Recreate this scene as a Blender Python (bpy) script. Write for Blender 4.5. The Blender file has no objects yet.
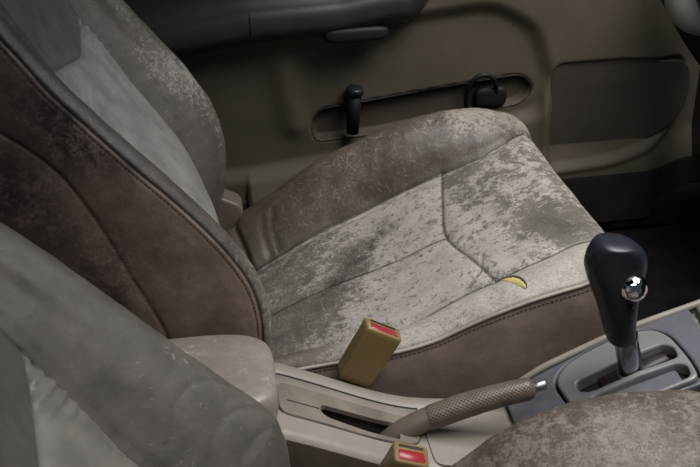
import bpy, bmesh, math, random
import numpy as np
from mathutils import Vector, Matrix, noise as mnoise
from mathutils.geometry import delaunay_2d_cdt

random.seed(7)
rng = np.random.default_rng(7)
C = bpy.context.scene.collection

# ------------------------------------------------------------------ helpers
def srgb(r, g, b):
    f = lambda c: (c / 255 / 12.92) if c / 255 <= .04045 else ((c / 255 + .055) / 1.055) ** 2.4
    return (f(r), f(g), f(b), 1)

def thing(name, label, cat, loc, group=None):
    o = bpy.data.objects.new(name, None); C.objects.link(o)
    o.location = loc; o['label'] = label; o['category'] = cat; o.empty_display_size = .05
    if group: o['group'] = group
    return o

def tag(o, label, cat, group=None):
    o['label'] = label; o['category'] = cat
    if group: o['group'] = group
    return o

def root_loc(o):
    v = Vector((0, 0, 0))
    while o is not None:
        v += o.location; o = o.parent
    return v

def mesh(name, verts, faces, mat, parent=None, attrs=None, smooth=True, normals=None, kind=None, label=None):
    """verts are world coordinates"""
    me = bpy.data.meshes.new(name)
    V = np.asarray(verts, float)
    off = np.array(root_loc(parent)) if parent else np.zeros(3)
    me.from_pydata((V - off).tolist(), [], [tuple(int(i) for i in f) for f in faces])
    if attrs:
        for k, a in attrs.items():
            at = me.attributes.new(k, 'FLOAT', 'POINT')
            at.data.foreach_set('value', np.asarray(a, np.float32))
    me.polygons.foreach_set('use_smooth', [smooth] * len(me.polygons))
    me.update()
    if normals is not None:
        me.normals_split_custom_set_from_vertices([tuple(n) for n in normals])
    if mat: me.materials.append(mat)
    o = bpy.data.objects.new(name, me); C.objects.link(o)
    if parent: o.parent = parent
    if kind: o['kind'] = kind
    if label: o['label'] = label
    return o

def spl(P, n=None, t=None):
    """Catmull-Rom through control points; t in control-index units"""
    P = np.asarray(P, float)
    m = len(P)
    if t is None: t = np.linspace(0, m - 1, n)
    t = np.clip(np.asarray(t, float), 0, m - 1 - 1e-9)
    i = np.floor(t).astype(int); f = (t - i)[:, None]
    Q = np.concatenate([[2 * P[0] - P[1]], P, [2 * P[-1] - P[-2]]])
    p0, p1, p2, p3 = Q[i], Q[i + 1], Q[i + 2], Q[i + 3]
    return .5 * (2 * p1 + (p2 - p0) * f + (2 * p0 - 5 * p1 + 4 * p2 - p3) * f ** 2 + (3 * p1 - p0 - 3 * p2 + p3) * f ** 3)

def arc(P, n):
    """resample a smooth curve to n equal steps"""
    D = spl(P, 40 * len(P))
    s = np.concatenate([[0], np.cumsum(np.linalg.norm(np.diff(D, axis=0), axis=1))])
    q = np.linspace(0, s[-1], n)
    return np.stack([np.interp(q, s, D[:, k]) for k in range(D.shape[1])], 1)

def dist_poly(X, P):
    """distance of points X (n,2) to polyline P"""
    P = np.asarray(P, float); best = np.full(len(X), 1e9)
    for a, b in zip(P[:-1], P[1:]):
        ab = b - a; L = ab @ ab + 1e-12
        t = np.clip(((X - a) @ ab) / L, 0, 1)
        d = np.linalg.norm(X - a - t[:, None] * ab, axis=1)
        best = np.minimum(best, d)
    return best

def gauss(d, s): return np.exp(-(d / s) ** 2)
def sstep(a, b, x):
    t = np.clip((np.asarray(x, float) - a) / (b - a), 0, 1); return t * t * (3 - 2 * t)
def nz(V, sc, off=0):
    return np.array([mnoise.noise((x * sc + off, y * sc + off * .7, z * sc - off)) for x, y, z in V])

def grid_faces(nu, nv, flip=False, wrapv=False):
    I = np.arange(nu * nv).reshape(nu, nv)
    if wrapv: I = np.concatenate([I, I[:, :1]], 1)
    a, b, c, d = I[:-1, :-1], I[1:, :-1], I[1:, 1:], I[:-1, 1:]
    F = np.stack([a, b, c, d], -1)
    if flip: F = F[..., ::-1]
    return F

def vnormals(G, flip):
    du = np.gradient(G, axis=0); dv = np.gradient(G, axis=1)
    n = np.cross(du, dv)
    if flip: n = -n
    return n / (np.linalg.norm(n, axis=2, keepdims=True) + 1e-12)

def sub_grid(name, G, N, c0, c1, mat, parent, attrs, flip=False, **kw):
    """columns c0..c1 of a big grid as one mesh"""
    S = G[:, c0:c1 + 1]; nu, nv = S.shape[:2]
    return mesh(name, S.reshape(-1, 3), grid_faces(nu, nv, flip).reshape(-1, 4), mat, parent,
                {k: a[:, c0:c1 + 1].ravel() for k, a in attrs.items()}, normals=N[:, c0:c1 + 1].reshape(-1, 3), **kw)

def tube(P, r, seg=10, cap=True):
    P = np.asarray(P, float); n = len(P)
    r = np.broadcast_to(np.asarray(r, float), (n,))
    T = np.gradient(P, axis=0); T /= np.linalg.norm(T, axis=1, keepdims=True) + 1e-12
    up = np.array([0, 0, 1.]) if abs(T[0, 2]) < .9 else np.array([1., 0, 0])
    V = []; a = np.cross(T[0], up); a /= np.linalg.norm(a)
    for i in range(n):
        a = a - T[i] * (a @ T[i]); a /= np.linalg.norm(a); b = np.cross(T[i], a)
        for k in range(seg):
            w = 2 * math.pi * k / seg
            V.append(P[i] + r[i] * (math.cos(w) * a + math.sin(w) * b))
    F = [tuple(f) for f in grid_faces(n, seg, False, True).reshape(-1, 4)]
    if cap:
        F.append(tuple(range(seg))); F.append(tuple(range((n - 1) * seg, n * seg))[::-1])
    return V, F

class MB:
    """collects pieces of ONE part"""
    def __init__(s): s.V = []; s.F = []
    def add(s, V, F):
        o = len(s.V); s.V += [tuple(v) for v in V]; s.F += [tuple(int(i) + o for i in f) for f in F]; return s
    def build(s, name, mat, parent=None, **kw): return mesh(name, s.V, s.F, mat, parent, **kw)

def bevel_obj(o, w, seg=3, angle=.6):
    m = o.modifiers.new('bevel', 'BEVEL'); m.width = w; m.segments = seg; m.limit_method = 'ANGLE'; m.angle_limit = angle
    m.harden_normals = False
    return o

def rounded(poly, r, k=6):
    """round the corners of a 2D polygon"""
    P = np.asarray(poly, float); out = []; n = len(P)
    rr = np.broadcast_to(np.asarray(r, float), (n,))
    for i in range(n):
        p, a, b = P[i], P[i - 1], P[(i + 1) % n]
        da, db = a - p, b - p; la, lb = np.linalg.norm(da), np.linalg.norm(db)
        q = min(rr[i], la * .48, lb * .48)
        s, e = p + da / la * q, p + db / lb * q
        for t in np.linspace(0, 1, k):
            out.append((1 - t) ** 2 * s + 2 * t * (1 - t) * p + t * t * e)
    return np.array(out)

def prism(poly, f, d):
    """polygon in 2D mapped by f(x,y,h) -> 3D; a slab from h=0 to h=d"""
    n = len(poly)
    V = [f(x, y, 0) for x, y in poly] + [f(x, y, d) for x, y in poly]
    F = [tuple(range(n))[::-1], tuple(range(n, 2 * n))] + [(i, (i + 1) % n, n + (i + 1) % n, n + i) for i in range(n)]
    return V, F

def in_poly(P, poly):
    poly = np.asarray(poly); ins = np.zeros(len(P), bool); n = len(poly)
    for i in range(n):
        a, b = poly[i], poly[(i + 1) % n]
        ins ^= ((a[1] > P[:, 1]) != (b[1] > P[:, 1])) & (P[:, 0] < (b[0] - a[0]) * (P[:, 1] - a[1]) / (b[1] - a[1] + 1e-15) + a[0])
    return ins

def clean(L, eps=2e-4):
    out = []
    for p in np.asarray(L, float):
        if not out or np.linalg.norm(p - out[-1]) > eps: out.append(p)
    if np.linalg.norm(out[0] - out[-1]) < eps: out.pop()
    return np.array(out)

def shrink(L, w):
    A, B = np.roll(L, 1, 0), np.roll(L, -1, 0)
    T = B - A; T /= np.linalg.norm(T, axis=1, keepdims=True) + 1e-12
    N = np.stack([-T[:, 1], T[:, 0]], 1)
    area = .5 * np.sum(L[:, 0] * B[:, 1] - L[:, 1] * B[:, 0])
    return L + N * w * (1 if area > 0 else -1)

def plate(outer, holes, f, h0, h1, bev=0.0, step=.008):
    """plate with holes that follows a curved base: top at h1 (edge rounded by bev), walls down to h0"""
    V, F, rims = [], [], []
    for L, sgn in [(outer, 1)] + [(h, -1) for h in holes]:
        L = clean(L); n = len(L)
        steps = [(0, h0), (0, h1 - bev)]
        if bev: steps += [(bev * .3 * sgn, h1 - bev * .3), (bev * sgn, h1)]
        base = len(V)
        for w_, h in steps:
            V += [f(x, y, h) for x, y in shrink(L, w_)]
        ccw = np.sum(L[:, 0] * np.roll(L[:, 1], -1) - L[:, 1] * np.roll(L[:, 0], -1)) > 0
        for k in range(len(steps) - 1):
            for i in range(n):
                q = (base + k * n + i, base + k * n + (i + 1) % n, base + (k + 1) * n + (i + 1) % n, base + (k + 1) * n + i)
                F.append(q if ccw == (sgn > 0) else q[::-1])
        rims.append(shrink(L, steps[-1][0]))
    P, E = [], []
    for L in rims:
        b = len(P); P += [tuple(p) for p in L]; E += [(b + i, b + (i + 1) % len(L)) for i in range(len(L))]
    lo, hi = rims[0].min(0), rims[0].max(0)
    gx, gy = np.meshgrid(np.arange(lo[0], hi[0], step), np.arange(lo[1], hi[1], step)); g = np.stack([gx.ravel(), gy.ravel()], 1)
    ok = in_poly(g, rims[0]); 
    for L in rims: ok &= dist_poly(g, np.concatenate([L, L[:1]])) > step * .4
    for L in rims[1:]: ok &= ~in_poly(g, L)
    P += [tuple(p) for p in g[ok]]
    vo, eo, fo_, *_ = delaunay_2d_cdt([Vector(p) for p in P], E, [], 0, 1e-7)
    vo = np.array([tuple(v) for v in vo]); cen = np.array([vo[list(q)].mean(0) for q in fo_])
    ok = in_poly(cen, rims[0])
    for L in rims[1:]: ok &= ~in_poly(cen, L)
    b = len(V); V += [f(x, y, h1) for x, y in vo]
    for q, k in zip(fo_, ok):
        if k:
            q = list(q); a_, b_, c_ = vo[q[0]], vo[q[1]], vo[q[2]]
            if (b_[0] - a_[0]) * (c_[1] - a_[1]) - (b_[1] - a_[1]) * (c_[0] - a_[0]) < 0: q = q[::-1]
            F.append(tuple(b + i for i in q))
    return V, F

# ------------------------------------------------------------------ materials
class NT:
    def __init__(s, name):
        s.m = bpy.data.materials.new(name); s.m.use_nodes = True
        s.t = s.m.node_tree; s.b = s.t.nodes['Principled BSDF']
        s.tc = s.t.nodes.new('ShaderNodeTexCoord')
        s.obj = s.tc.outputs['Object']
    def n(s, typ, **kw):
        nd = s.t.nodes.new(typ)
        for k, v in kw.items(): setattr(nd, k, v)
        return nd
    def link(s, a, b): s.t.links.new(a, b)
    def _in(s, sock, v):
        if hasattr(v, 'is_output') or isinstance(v, bpy.types.NodeSocket): s.link(v, sock)
        else: sock.default_value = v
    def noise(s, scale, detail=4, rough=.55, dist=0, vec=None, lac=2.0):
        nd = s.n('ShaderNodeTexNoise'); s.link(vec or s.obj, nd.inputs['Vector'])
        nd.inputs['Scale'].default_value = scale; nd.inputs['Detail'].default_value = detail
        nd.inputs['Roughness'].default_value = rough; nd.inputs['Distortion'].default_value = dist
        nd.inputs['Lacunarity'].default_value = lac
        return nd.outputs['Fac']
    def mapping(s, rot=(0, 0, 0), scale=(1, 1, 1), loc=(0, 0, 0)):
        nd = s.n('ShaderNodeMapping'); s.link(s.obj, nd.inputs['Vector'])
        nd.inputs['Rotation'].default_value = rot; nd.inputs['Scale'].default_value = scale; nd.inputs['Location'].default_value = loc
        return nd.outputs['Vector']
    def math(s, op, a, b=0.0, c=0.0, clamp=False):
        nd = s.n('ShaderNodeMath', operation=op); nd.use_clamp = clamp
        s._in(nd.inputs[0], a); s._in(nd.inputs[1], b)
        if op in ('MULTIPLY_ADD', 'COMPARE', 'SMOOTH_MIN', 'WRAP'): s._in(nd.inputs[2], c)
        return nd.outputs[0]
    def ss(s, x, a, b):
        nd = s.n('ShaderNodeMapRange', interpolation_type='SMOOTHSTEP'); nd.clamp = True
        s._in(nd.inputs['Value'], x); s._in(nd.inputs['From Min'], a); s._in(nd.inputs['From Max'], b)
        return nd.outputs['Result']
    def mix(s, fac, a, b, blend='MIX'):
        nd = s.n('ShaderNodeMix', data_type='RGBA', blend_type=blend); nd.clamp_factor = True
        s._in(nd.inputs['Factor'], fac); s._in(nd.inputs['A'], a) if False else s._in(nd.inputs[6], a); s._in(nd.inputs[7], b)
        return nd.outputs[2]
    def attr(s, name):
        nd = s.n('ShaderNodeAttribute', attribute_type='GEOMETRY', attribute_name=name); return nd.outputs['Fac']
    def bump(s, h, strength=.3, dist=.001, normal=None):
        nd = s.n('ShaderNodeBump'); nd.inputs['Strength'].default_value = strength; nd.inputs['Distance'].default_value = dist
        s.link(h, nd.inputs['Height'])
        if normal is not None: s.link(normal, nd.inputs['Normal'])
        return nd.outputs['Normal']
    def fin(s, col=None, rough=None, normal=None, metal=None, spec=None):
        if col is not None: s._in(s.b.inputs['Base Color'], col)
        if rough is not None: s._in(s.b.inputs['Roughness'], rough)
        if normal is not None: s._in(s.b.inputs['Normal'], normal)
        if metal is not None: s._in(s.b.inputs['Metallic'], metal)
        if spec is not None: s._in(s.b.inputs['Specular IOR Level'], spec)
        return s.m

def plastic(name, col, rough=.45, var=.12, grain=900, bstr=.15, spec=.4, dust=None, metal=0):
    t = NT(name)
    n1 = t.noise(14, 5, .6)
    dark = tuple(c * (1 - 2 * var) for c in col[:3]) + (1,)
    lite = tuple(min(1, c * (1 + var)) for c in col[:3]) + (1,)
    c = t.mix(t.ss(n1, .3, .7), dark, lite)
    if dust:
        n2 = t.noise(60, 6, .7)
        c = t.mix(t.math('MULTIPLY', t.ss(n2, .5, .75), .5), c, dust)
    nb = t.bump(t.noise(grain, 2, .5), bstr, .0006)
    return t.fin(c, rough, nb, metal, spec)

def leather(name, base, pale, dirt, scratch_dir=0.0, rough=.5, flake=70, scratch=.5, speck=.3, grain=520, bstr=.25, spec=.45, seamcol=(.012, .010, .009, 1), mott=.18, spots=.8, pit=.60, tone=.55):
    """coated leather: attribute coat = share of pale coat left, dirt = grime, seam = crease darkness, scuff = pale scratches"""
    t = NT(name)
    coat, dr, seam, scuff = t.attr('coat'), t.attr('dirt'), t.attr('seam'), t.attr('scuff')
    warp = t.noise(9, 3, .5)
    # base with soft mottling
    lowf = t.noise(22, 6, .62)
    b0 = t.mix(t.ss(lowf, .28, .72), tuple(c * (1 - mott * 1.3) for c in base[:3]) + (1,), tuple(min(1, c * (1 + mott)) for c in base[:3]) + (1,))
    # pale coat: large patches broken up by fine flakes
    vec = t.mapping((0, 0, scratch_dir), (1, 1.35, 1))
    f1 = t.noise(flake, 9, .72, .15, vec)
    f2 = t.noise(flake * 3.2, 6, .72, .1)
    f0 = t.noise(flake * .38, 5, .6, .0)
    f = t.math('ADD', t.math('ADD', t.math('MULTIPLY', f1, .40), t.math('MULTIPLY', f2, .30)), t.math('MULTIPLY', f0, .30))
    th = t.math('MULTIPLY_ADD', coat, -.42, .71)
    df = t.math('SUBTRACT', f, th)
    m = t.math('ADD', t.math('MULTIPLY', t.ss(df, -.008, .018), .72), t.math('MULTIPLY', t.ss(df, -.09, .10), .28))
    palev = t.mix(t.ss(t.noise(30, 5, .6), .3, .7), tuple(c * .86 for c in pale[:3]) + (1,), tuple(min(1, c * 1.08) for c in pale[:3]) + (1,))
    c = t.mix(m, b0, palev)
    # short pale scratches, each with its own direction
    uv = t.n('ShaderNodeCombineXYZ'); t.link(t.attr('su'), uv.inputs[0]); t.link(t.attr('sv'), uv.inputs[1])
    wob = t.n('ShaderNodeTexNoise'); wob.inputs['Scale'].default_value = 60; wob.inputs['Detail'].default_value = 3; t.link(t.obj, wob.inputs['Vector'])
    wv = t.n('ShaderNodeVectorMath', operation='MULTIPLY_ADD'); t.link(wob.outputs['Color'], wv.inputs[0]); wv.inputs[1].default_value = (.007, .007, 0); t.link(uv.outputs[0], wv.inputs[2])
    sc = None
    for k, (scl, ln_, wd_, pr_) in enumerate([(80, .0075, .00046, .8), (120, .0045, .00042, .8), (50, .0125, .0005, .7), (210, .0024, .00036, .7)]):
        ov = t.n('ShaderNodeVectorMath', operation='ADD'); t.link(wv.outputs[0], ov.inputs[0]); ov.inputs[1].default_value = (k * .137, k * .211, 0)
        vr = t.n('ShaderNodeTexVoronoi', voronoi_dimensions='2D', feature='F1'); t.link(ov.outputs[0], vr.inputs['Vector']); vr.inputs['Scale'].default_value = scl
        dv = t.n('ShaderNodeVectorMath', operation='SUBTRACT'); t.link(ov.outputs[0], dv.inputs[0]); t.link(vr.outputs['Position'], dv.inputs[1])
        cs = t.n('ShaderNodeSeparateColor'); t.link(vr.outputs['Color'], cs.inputs[0])
        rt = t.n('ShaderNodeVectorRotate', rotation_type='Z_AXIS'); t.link(dv.outputs[0], rt.inputs['Vector'])
        t.link(t.math('MULTIPLY_ADD', cs.outputs[0], 1.7, scratch_dir), rt.inputs['Angle'])
        xy = t.n('ShaderNodeSeparateXYZ'); t.link(rt.outputs[0], xy.inputs[0])
        a1 = t.math('SUBTRACT', 1.0, t.ss(t.math('ABSOLUTE', xy.outputs[1]), wd_ * .5, wd_ * 1.3))
        a2 = t.math('SUBTRACT', 1.0, t.ss(t.math('ABSOLUTE', xy.outputs[0]), ln_ * .35, ln_))
        clus = t.ss(t.noise(17 + 5 * k, 3, .6), .40, .64)
        gate = t.math('LESS_THAN', cs.outputs[1], t.math('MULTIPLY', t.math('MULTIPLY', scuff, pr_ * 1.25), clus))
        line = t.math('MULTIPLY', t.math('MULTIPLY', a1, a2), t.math('MULTIPLY', gate, t.math('MULTIPLY_ADD', cs.outputs[2], .6, .4)))
        sc = line if sc is None else t.math('MAXIMUM', sc, line)
    sc = t.math('MULTIPLY', sc, scratch, clamp=True)
    c = t.mix(sc, c, tuple(min(1, x * 1.02) for x in pale[:3]) + (1,))
    # worn-through spots in the pale coat
    spt = t.math('MULTIPLY', t.ss(t.noise(95, 4, .6, .3), .585, .625), t.ss(coat, .45, .62))
    c = t.mix(t.math('MULTIPLY', spt, spots), c, b0)
    # pits and specks
    sp = t.ss(t.noise(420, 3, .6), pit, pit + .09)
    c = t.mix(t.math('MULTIPLY', sp, speck), c, tuple(x * .45 for x in base[:3]) + (1,))
    vn = t.ss(t.noise(260, 5, .75), .3, .7)
    c = t.mix(tone, c, t.mix(vn, (.74, .74, .74, 1), (1.16, 1.15, 1.13, 1)), 'MULTIPLY')
    # grime
    dn = t.math('MULTIPLY', dr, t.ss(t.math('ADD', t.math('MULTIPLY', t.noise(55, 7, .7), .5), t.math('MULTIPLY', t.noise(190, 6, .75), .5)), .36, .56), clamp=True)
    c = t.mix(dn, c, dirt)
    c = t.mix(t.math('MULTIPLY', seam, .88), c, seamcol)
    grainv = t.n('ShaderNodeTexVoronoi', feature='DISTANCE_TO_EDGE'); t.link(t.obj, grainv.inputs['Vector']); grainv.inputs['Scale'].default_value = grain
    h = t.math('ADD', t.math('MULTIPLY', t.ss(grainv.outputs['Distance'], 0, .25), .5), t.math('ADD', t.math('MULTIPLY', m, .7), t.math('MULTIPLY', f2, .8)))
    nb = t.bump(h, bstr, .0012)
    nb = t.bump(t.noise(60, 4, .6), .12, .006, nb)
    r = t.math('ADD', t.math('MULTIPLY', m, .12), t.math('MULTIPLY_ADD', t.noise(80, 4, .6), .2, rough - .1))
    return t.fin(c, r, nb, 0, spec)

PALE = srgb(172, 166, 156)
M = {}
M['cush'] = leather('worn_cushion_leather', srgb(110, 105, 97), PALE, srgb(62, 58, 54), .5, .42, 120, .9, .4)
M['cush_bolster'] = leather('worn_taupe_leather', srgb(90, 81, 71), srgb(156, 148, 136), srgb(60, 52, 45), .4, .38, 110, .8, .3, spec=.5)
M['edge'] = leather('pitted_pale_leather', srgb(118, 110, 101), srgb(176, 170, 160), srgb(90, 82, 74), .4, .55, 170, .3, .45, pit=.55, spots=.3)
M['side'] = leather('brown_side_vinyl', srgb(136, 119, 109), srgb(140, 125, 112), srgb(50, 42, 40), .8, .55, 60, .35, .15, bstr=.12, tone=.18)
M['side_back'] = leather('stained_brown_side_vinyl', srgb(154, 135, 120), srgb(170, 152, 136), srgb(64, 58, 57), .8, .52, 38, .4, .12, bstr=.12, mott=.25, tone=.18)
M['back_bolster'] = leather('grey_scuffed_leather', srgb(96, 90, 83), srgb(154, 149, 140), srgb(62, 58, 54), .9, .42, 300, .9, .2)
M['back_center'] = leather('grey_smooth_leather', srgb(98, 97, 93), srgb(132, 130, 125), srgb(70, 70, 68), .2, .45, 60, .1, .05, bstr=.1, tone=.18)
M['insert'] = leather('pale_smooth_leather', srgb(150, 147, 142), srgb(160, 158, 150), srgb(90, 88, 84), .2, .36, 60, .1, .05, bstr=.08, tone=.18)
M['drv_bolster'] = leather('grey_green_leather', srgb(94, 89, 82), srgb(150, 146, 137), srgb(66, 63, 57), .9, .5, 130, .7, .25, tone=.18)
M['drv_edge'] = leather('mottled_taupe_leather', srgb(82, 74, 65), srgb(124, 115, 104), srgb(70, 62, 54), .4, .36, 190, .5, .3, spots=.5)
M['drv_insert'] = leather('grey_insert_leather', srgb(120, 116, 109), srgb(140, 137, 128), srgb(90, 88, 84), .2, .4, 60, .1, .05, bstr=.1, tone=.18)
M['drv_center'] = leather('dark_grey_leather', srgb(86, 82, 76), srgb(130, 126, 118), srgb(90, 88, 84), .2, .45, 60, .1, .05, bstr=.1, tone=.18)
M['armpad'] = leather('pale_armrest_vinyl', srgb(146, 138, 129), srgb(176, 170, 162), srgb(98, 90, 84), .3, .36, 50, .3, .1, bstr=.1, mott=.1, tone=.18)
M['thread'] = plastic('tan_thread', srgb(60, 52, 45), .8, .1)
M['thread_pale'] = plastic('pale_thread', srgb(176, 168, 156), .8, .1)
M['cord'] = plastic('pale_piping', srgb(158, 150, 139), .6, .15)
M['foam'] = plastic('yellow_foam', srgb(184, 170, 112), .95, .15, 400, .6, .1)
M['beige'] = plastic('beige_console_plastic', srgb(141, 134, 124), .45, .07, 700, .2, .4, srgb(156, 149, 140))
M['beige_dirty'] = plastic('worn_beige_plastic', srgb(122, 113, 102), .5, .18, 700, .2, .35, srgb(110, 100, 88))
M['taupe'] = plastic('taupe_plastic', srgb(108, 97, 86), .38, .1, 700, .15, .4)
M['dark_taupe'] = plastic('dark_taupe_plastic', srgb(84, 76, 68), .55, .1)
M['panel_grey'] = plastic('blue_grey_panel', srgb(92, 93, 98), .42, .06, 1200, .15, .4, srgb(106, 108, 112))
M['bezel'] = plastic('silver_grey_bezel', srgb(122, 120, 119), .33, .05, 1500, .08, .5)
M['well'] = plastic('black_well', srgb(20, 19, 19), .6, .1)
M['knob'] = plastic('black_knob', srgb(30, 33, 40), .38, .08, 1600, .06, .5)
M['chrome'] = NT('chrome').fin((.82, .82, .84, 1), .06, None, 1)
M['chrome_stem'] = NT('steel_stem').fin((.34, .34, .37, 1), .2, None, 1)
M['satin'] = NT('satin_metal').fin((.42, .41, .40, 1), .42, None, 1)
M['rubber'] = plastic('black_rubber', srgb(18, 18, 19), .6, .05)
M['buckle'] = plastic('ochre_buckle_plastic', srgb(134, 111, 70), .42, .06, 900, .08, .45)
M['buckle_red'] = plastic('red_press_plastic', srgb(146, 42, 50), .32, .08, 900, .05, .5)
M['door'] = plastic('olive_beige_door', srgb(84, 77, 65), .6, .06, 600, .25, .25)
M['door_low'] = plastic('dark_door_plastic', srgb(78, 70, 60), .6, .06, 600, .25, .25)
M['door_shade'] = plastic('shaded_door_low', srgb(48, 43, 40), .9, .1, 500, .5, .1)
M['armrest'] = plastic('black_grained_vinyl', srgb(44, 41, 42), .42, .08, 420, .5, .45)
M['speaker'] = plastic('dark_speaker_cloth', srgb(66, 60, 53), .8, .06, 800, .6, .15)
M['dash'] = plastic('pale_patch_grey', srgb(170, 168, 160), .5, .05, 700, .2)
M['dash_dark'] = plastic('dark_dash_plastic', srgb(52, 46, 43), .45, .05, 500, .3)
M['carpet'] = plastic('dark_carpet', srgb(34, 31, 31), .95, .2, 500, .8, .05)
M['strap'] = plastic('beige_webbing', srgb(150, 140, 118), .8, .08, 500, .4, .1)

# ------------------------------------------------------------------ seats
def interp(tab, x): 
    tab = np.asarray(tab, float); return np.interp(x, tab[:, 0], tab[:, 1])

def blob(X, pts):
    out = np.zeros(len(X))
    for (a, b, ra, rb, ang, v) in pts:
        dx, dy = X[:, 0] - a, X[:, 1] - b
        c, s = math.cos(ang), math.sin(ang)
        p, q = (c * dx + s * dy) / ra, (-s * dx + c * dy) / rb
        out += v * np.exp(-(p * p + q * q))
    return out

def stitches(mb, P, gap=.0062, ln=.0042, r=.0007, off=None):
    """dashes along a dense 3D polyline"""
    P = np.asarray(P); s = np.concatenate([[0], np.cumsum(np.linalg.norm(np.diff(P, axis=0), axis=1))])
    q = 0
    while q + ln < s[-1]:
        ps = np.stack([np.interp([q, q + ln / 2, q + ln], s, P[:, k]) for k in range(3)], 1)
        V, F = tube(ps, [r * .7, r, r * .7], 5); mb.add(V, F); q += gap

def build_cushion(root, yc, mir, mats, worn, passenger):
    prof = np.array([(-.13, .155), (-.06, .185), (0, .211), (.05, .232), (.1, .252), (.15, .270), (.2, .288), (.25, .311), (.3, .333), (.35, .353),
                     (.4, .370), (.44, .381), (.468, .383), (.488, .373), (.500, .345), (.503, .30), (.498, .22), (.488, .12)])
    nu = 380
    A = arc(prof, nu)
    # columns: (y, h) by x
    hp = [(-.13, .09), (-.03, .068), (.033, .050), (.075, .036), (.115, .023), (.17, .009), (.225, .0), (.28, -.002), (.348, -.008), (.417, -.015), (.46, -.012), (.5, -.012)]
    hr = [(-.13, .03), (-.05, .048), (0, .056), (.05, .066), (.1, .080), (.143, .089), (.215, .093), (.268, .088), (.34, .069), (.403, .047), (.448, .025), (.48, .010), (.503, .006)]
    ysn = [(-.1, -.15), (.02, -.165), (.1, -.188), (.18, -.203), (.24, -.197), (.34, -.196), (.39, -.192), (.43, -.184), (.46, -.183), (.5, -.18)]
    ysf = [(-.1, .12), (-.01, .124), (.055, .138), (.127, .152), (.22, .161), (.32, .156), (.388, .156), (.44, .176), (.47, .20), (.503, .232)]
    if not passenger:    # the near seat has one wide rounded bolster towards the console
        hp = [(-.13, .02), (.15, .014), (.19, .021), (.222, .034), (.266, .036), (.32, .031), (.376, .015), (.445, -.013), (.5, -.03)]
        ysn = [(-.1, -.09), (.5, -.09)]
    x = A[:, 0].copy()
    # behind the front roll the tables are read at the roll's own x
    p, r_, a, b = interp(hp, x), interp(hr, x), interp(ysn, x), interp(ysf, x)
    k = np.arange(nu); front = sstep(.475, .503, x) * (A[:, 1] < .372)
    b = np.where((A[:, 1] < .33) & (x > .4), .236, b)
    cols = [(-.264 + 0 * x, None, .9), (-.266 + 0 * x, None, .5), (-.264 + 0 * x, None, .15),
            (-.258 + 0 * x, p - .004, 0), (-.252 + 0 * x, p + .004, 0), (-.236 + 0 * x, p * .9 + .010, 0), (.5 * (a - .236), p * .55 + .009, 0),
            (a, 0 * x, 0), (a * .75, 0 * x + .002, 0), (a * .4, 0 * x, 0), (0 * x, 0 * x - .001, 0), (b * .5, 0 * x, 0), (b * .8, 0 * x + .001, 0),
            (b, 0 * x, 0), (b + (.245 - b) * .28, r_ * .50, 0), (b + (.245 - b) * .62, r_ * .9, 0), (.243 + 0 * x, r_, 0), (.265 + 0 * x, r_ * .86 - .002, 0), (.281 + 0 * x, r_ * .45 - .01, 0),
            (.287 + 0 * x, None, .12), (.288 + 0 * x, None, .5), (.284 + 0 * x, None, .9)]
    if not passenger:
        cols[3:7] = [(-.262 + 0 * x, p - .062, 0), (-.258 + 0 * x, p - .034, 0), (-.226 + 0 * x, p, 0), (-.165 + 0 * x, p * .72 + .003, 0)]
    T = np.gradient(A, axis=0); T /= np.linalg.norm(T, axis=1, keepdims=True)
    N2 = np.stack([-T[:, 1], T[:, 0]], 1)
    N2 = np.where((x < .43)[:, None], np.array([[0, 1.]]), N2)
    w = sstep(.42, .47, x)[:, None]; N2 = N2 * w + np.array([[0, 1.]]) * (1 - w); N2 /= np.linalg.norm(N2, axis=1, keepdims=True)
    tgt = np.stack([np.minimum(x, .40), np.full(nu, .12)], 1)
    ctrl = np.zeros((nu, len(cols), 3))
    for j, (y, h, sk) in enumerate(cols):
        if h is None:
            ref = (p - .004 if passenger else p - .07) if j < 10 else r_ * .45 - .01
            e = A + N2 * ref[:, None]
            q = e + (tgt - e) * sk
        else: q = A + N2 * h[:, None]
        ctrl[:, j, 0] = q[:, 0]; ctrl[:, j, 1] = y; ctrl[:, j, 2] = q[:, 1]
    # sampling per interval
    ns = [8, 10, 10, 4, 6, 12, 16, 24, 40, 46, 42, 26, 18, 16, 18, 14, 8, 8, 6, 8, 8]
    t = np.concatenate([np.arange(n) / n + i for i, n in enumerate(ns)] + [[len(ns)]])
    ci = np.concatenate([[0], np.cumsum(ns)])
    G = np.stack([spl(ctrl[i], t=t) for i in range(nu)])
    nv = G.shape[1]
    XY = G[:, :, :2].reshape(-1, 2); Z = G[:, :, 2].ravel()
    top = np.zeros((nu, nv)); top[:, ci[4]:ci[18]] = 1; top = top.ravel() * (1 - np.repeat(front, nv))
    d = np.zeros(nu * nv); seam = np.zeros(nu * nv)
    xs = np.linspace(-.1, .5, 60)
    lines = [np.stack([xs, interp(ysn, xs)], 1), np.stack([xs, interp(ysf, xs)], 1),
             [(-.1, -.03), (.006, -.028), (.055, -.024), (.104, -.020), (.199, -.022), (.285, -.028)],
             spl([(.322, .157), (.300, .060), (.285, -.028), (.301, -.116), (.317, -.196)], 24)]
    q = np.linalg.norm(G - G[:, ci[3] - 1:ci[3]], axis=2).ravel(); seam = np.maximum(seam, .8 * gauss(q, .0022))
    for L in (lines if passenger else []):
        q = dist_poly(XY, L)
        d -= top * (.0018 * gauss(q, .0026) + .0016 * gauss(q, .012)); seam = np.maximum(seam, top * gauss(q, .0020))
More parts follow.
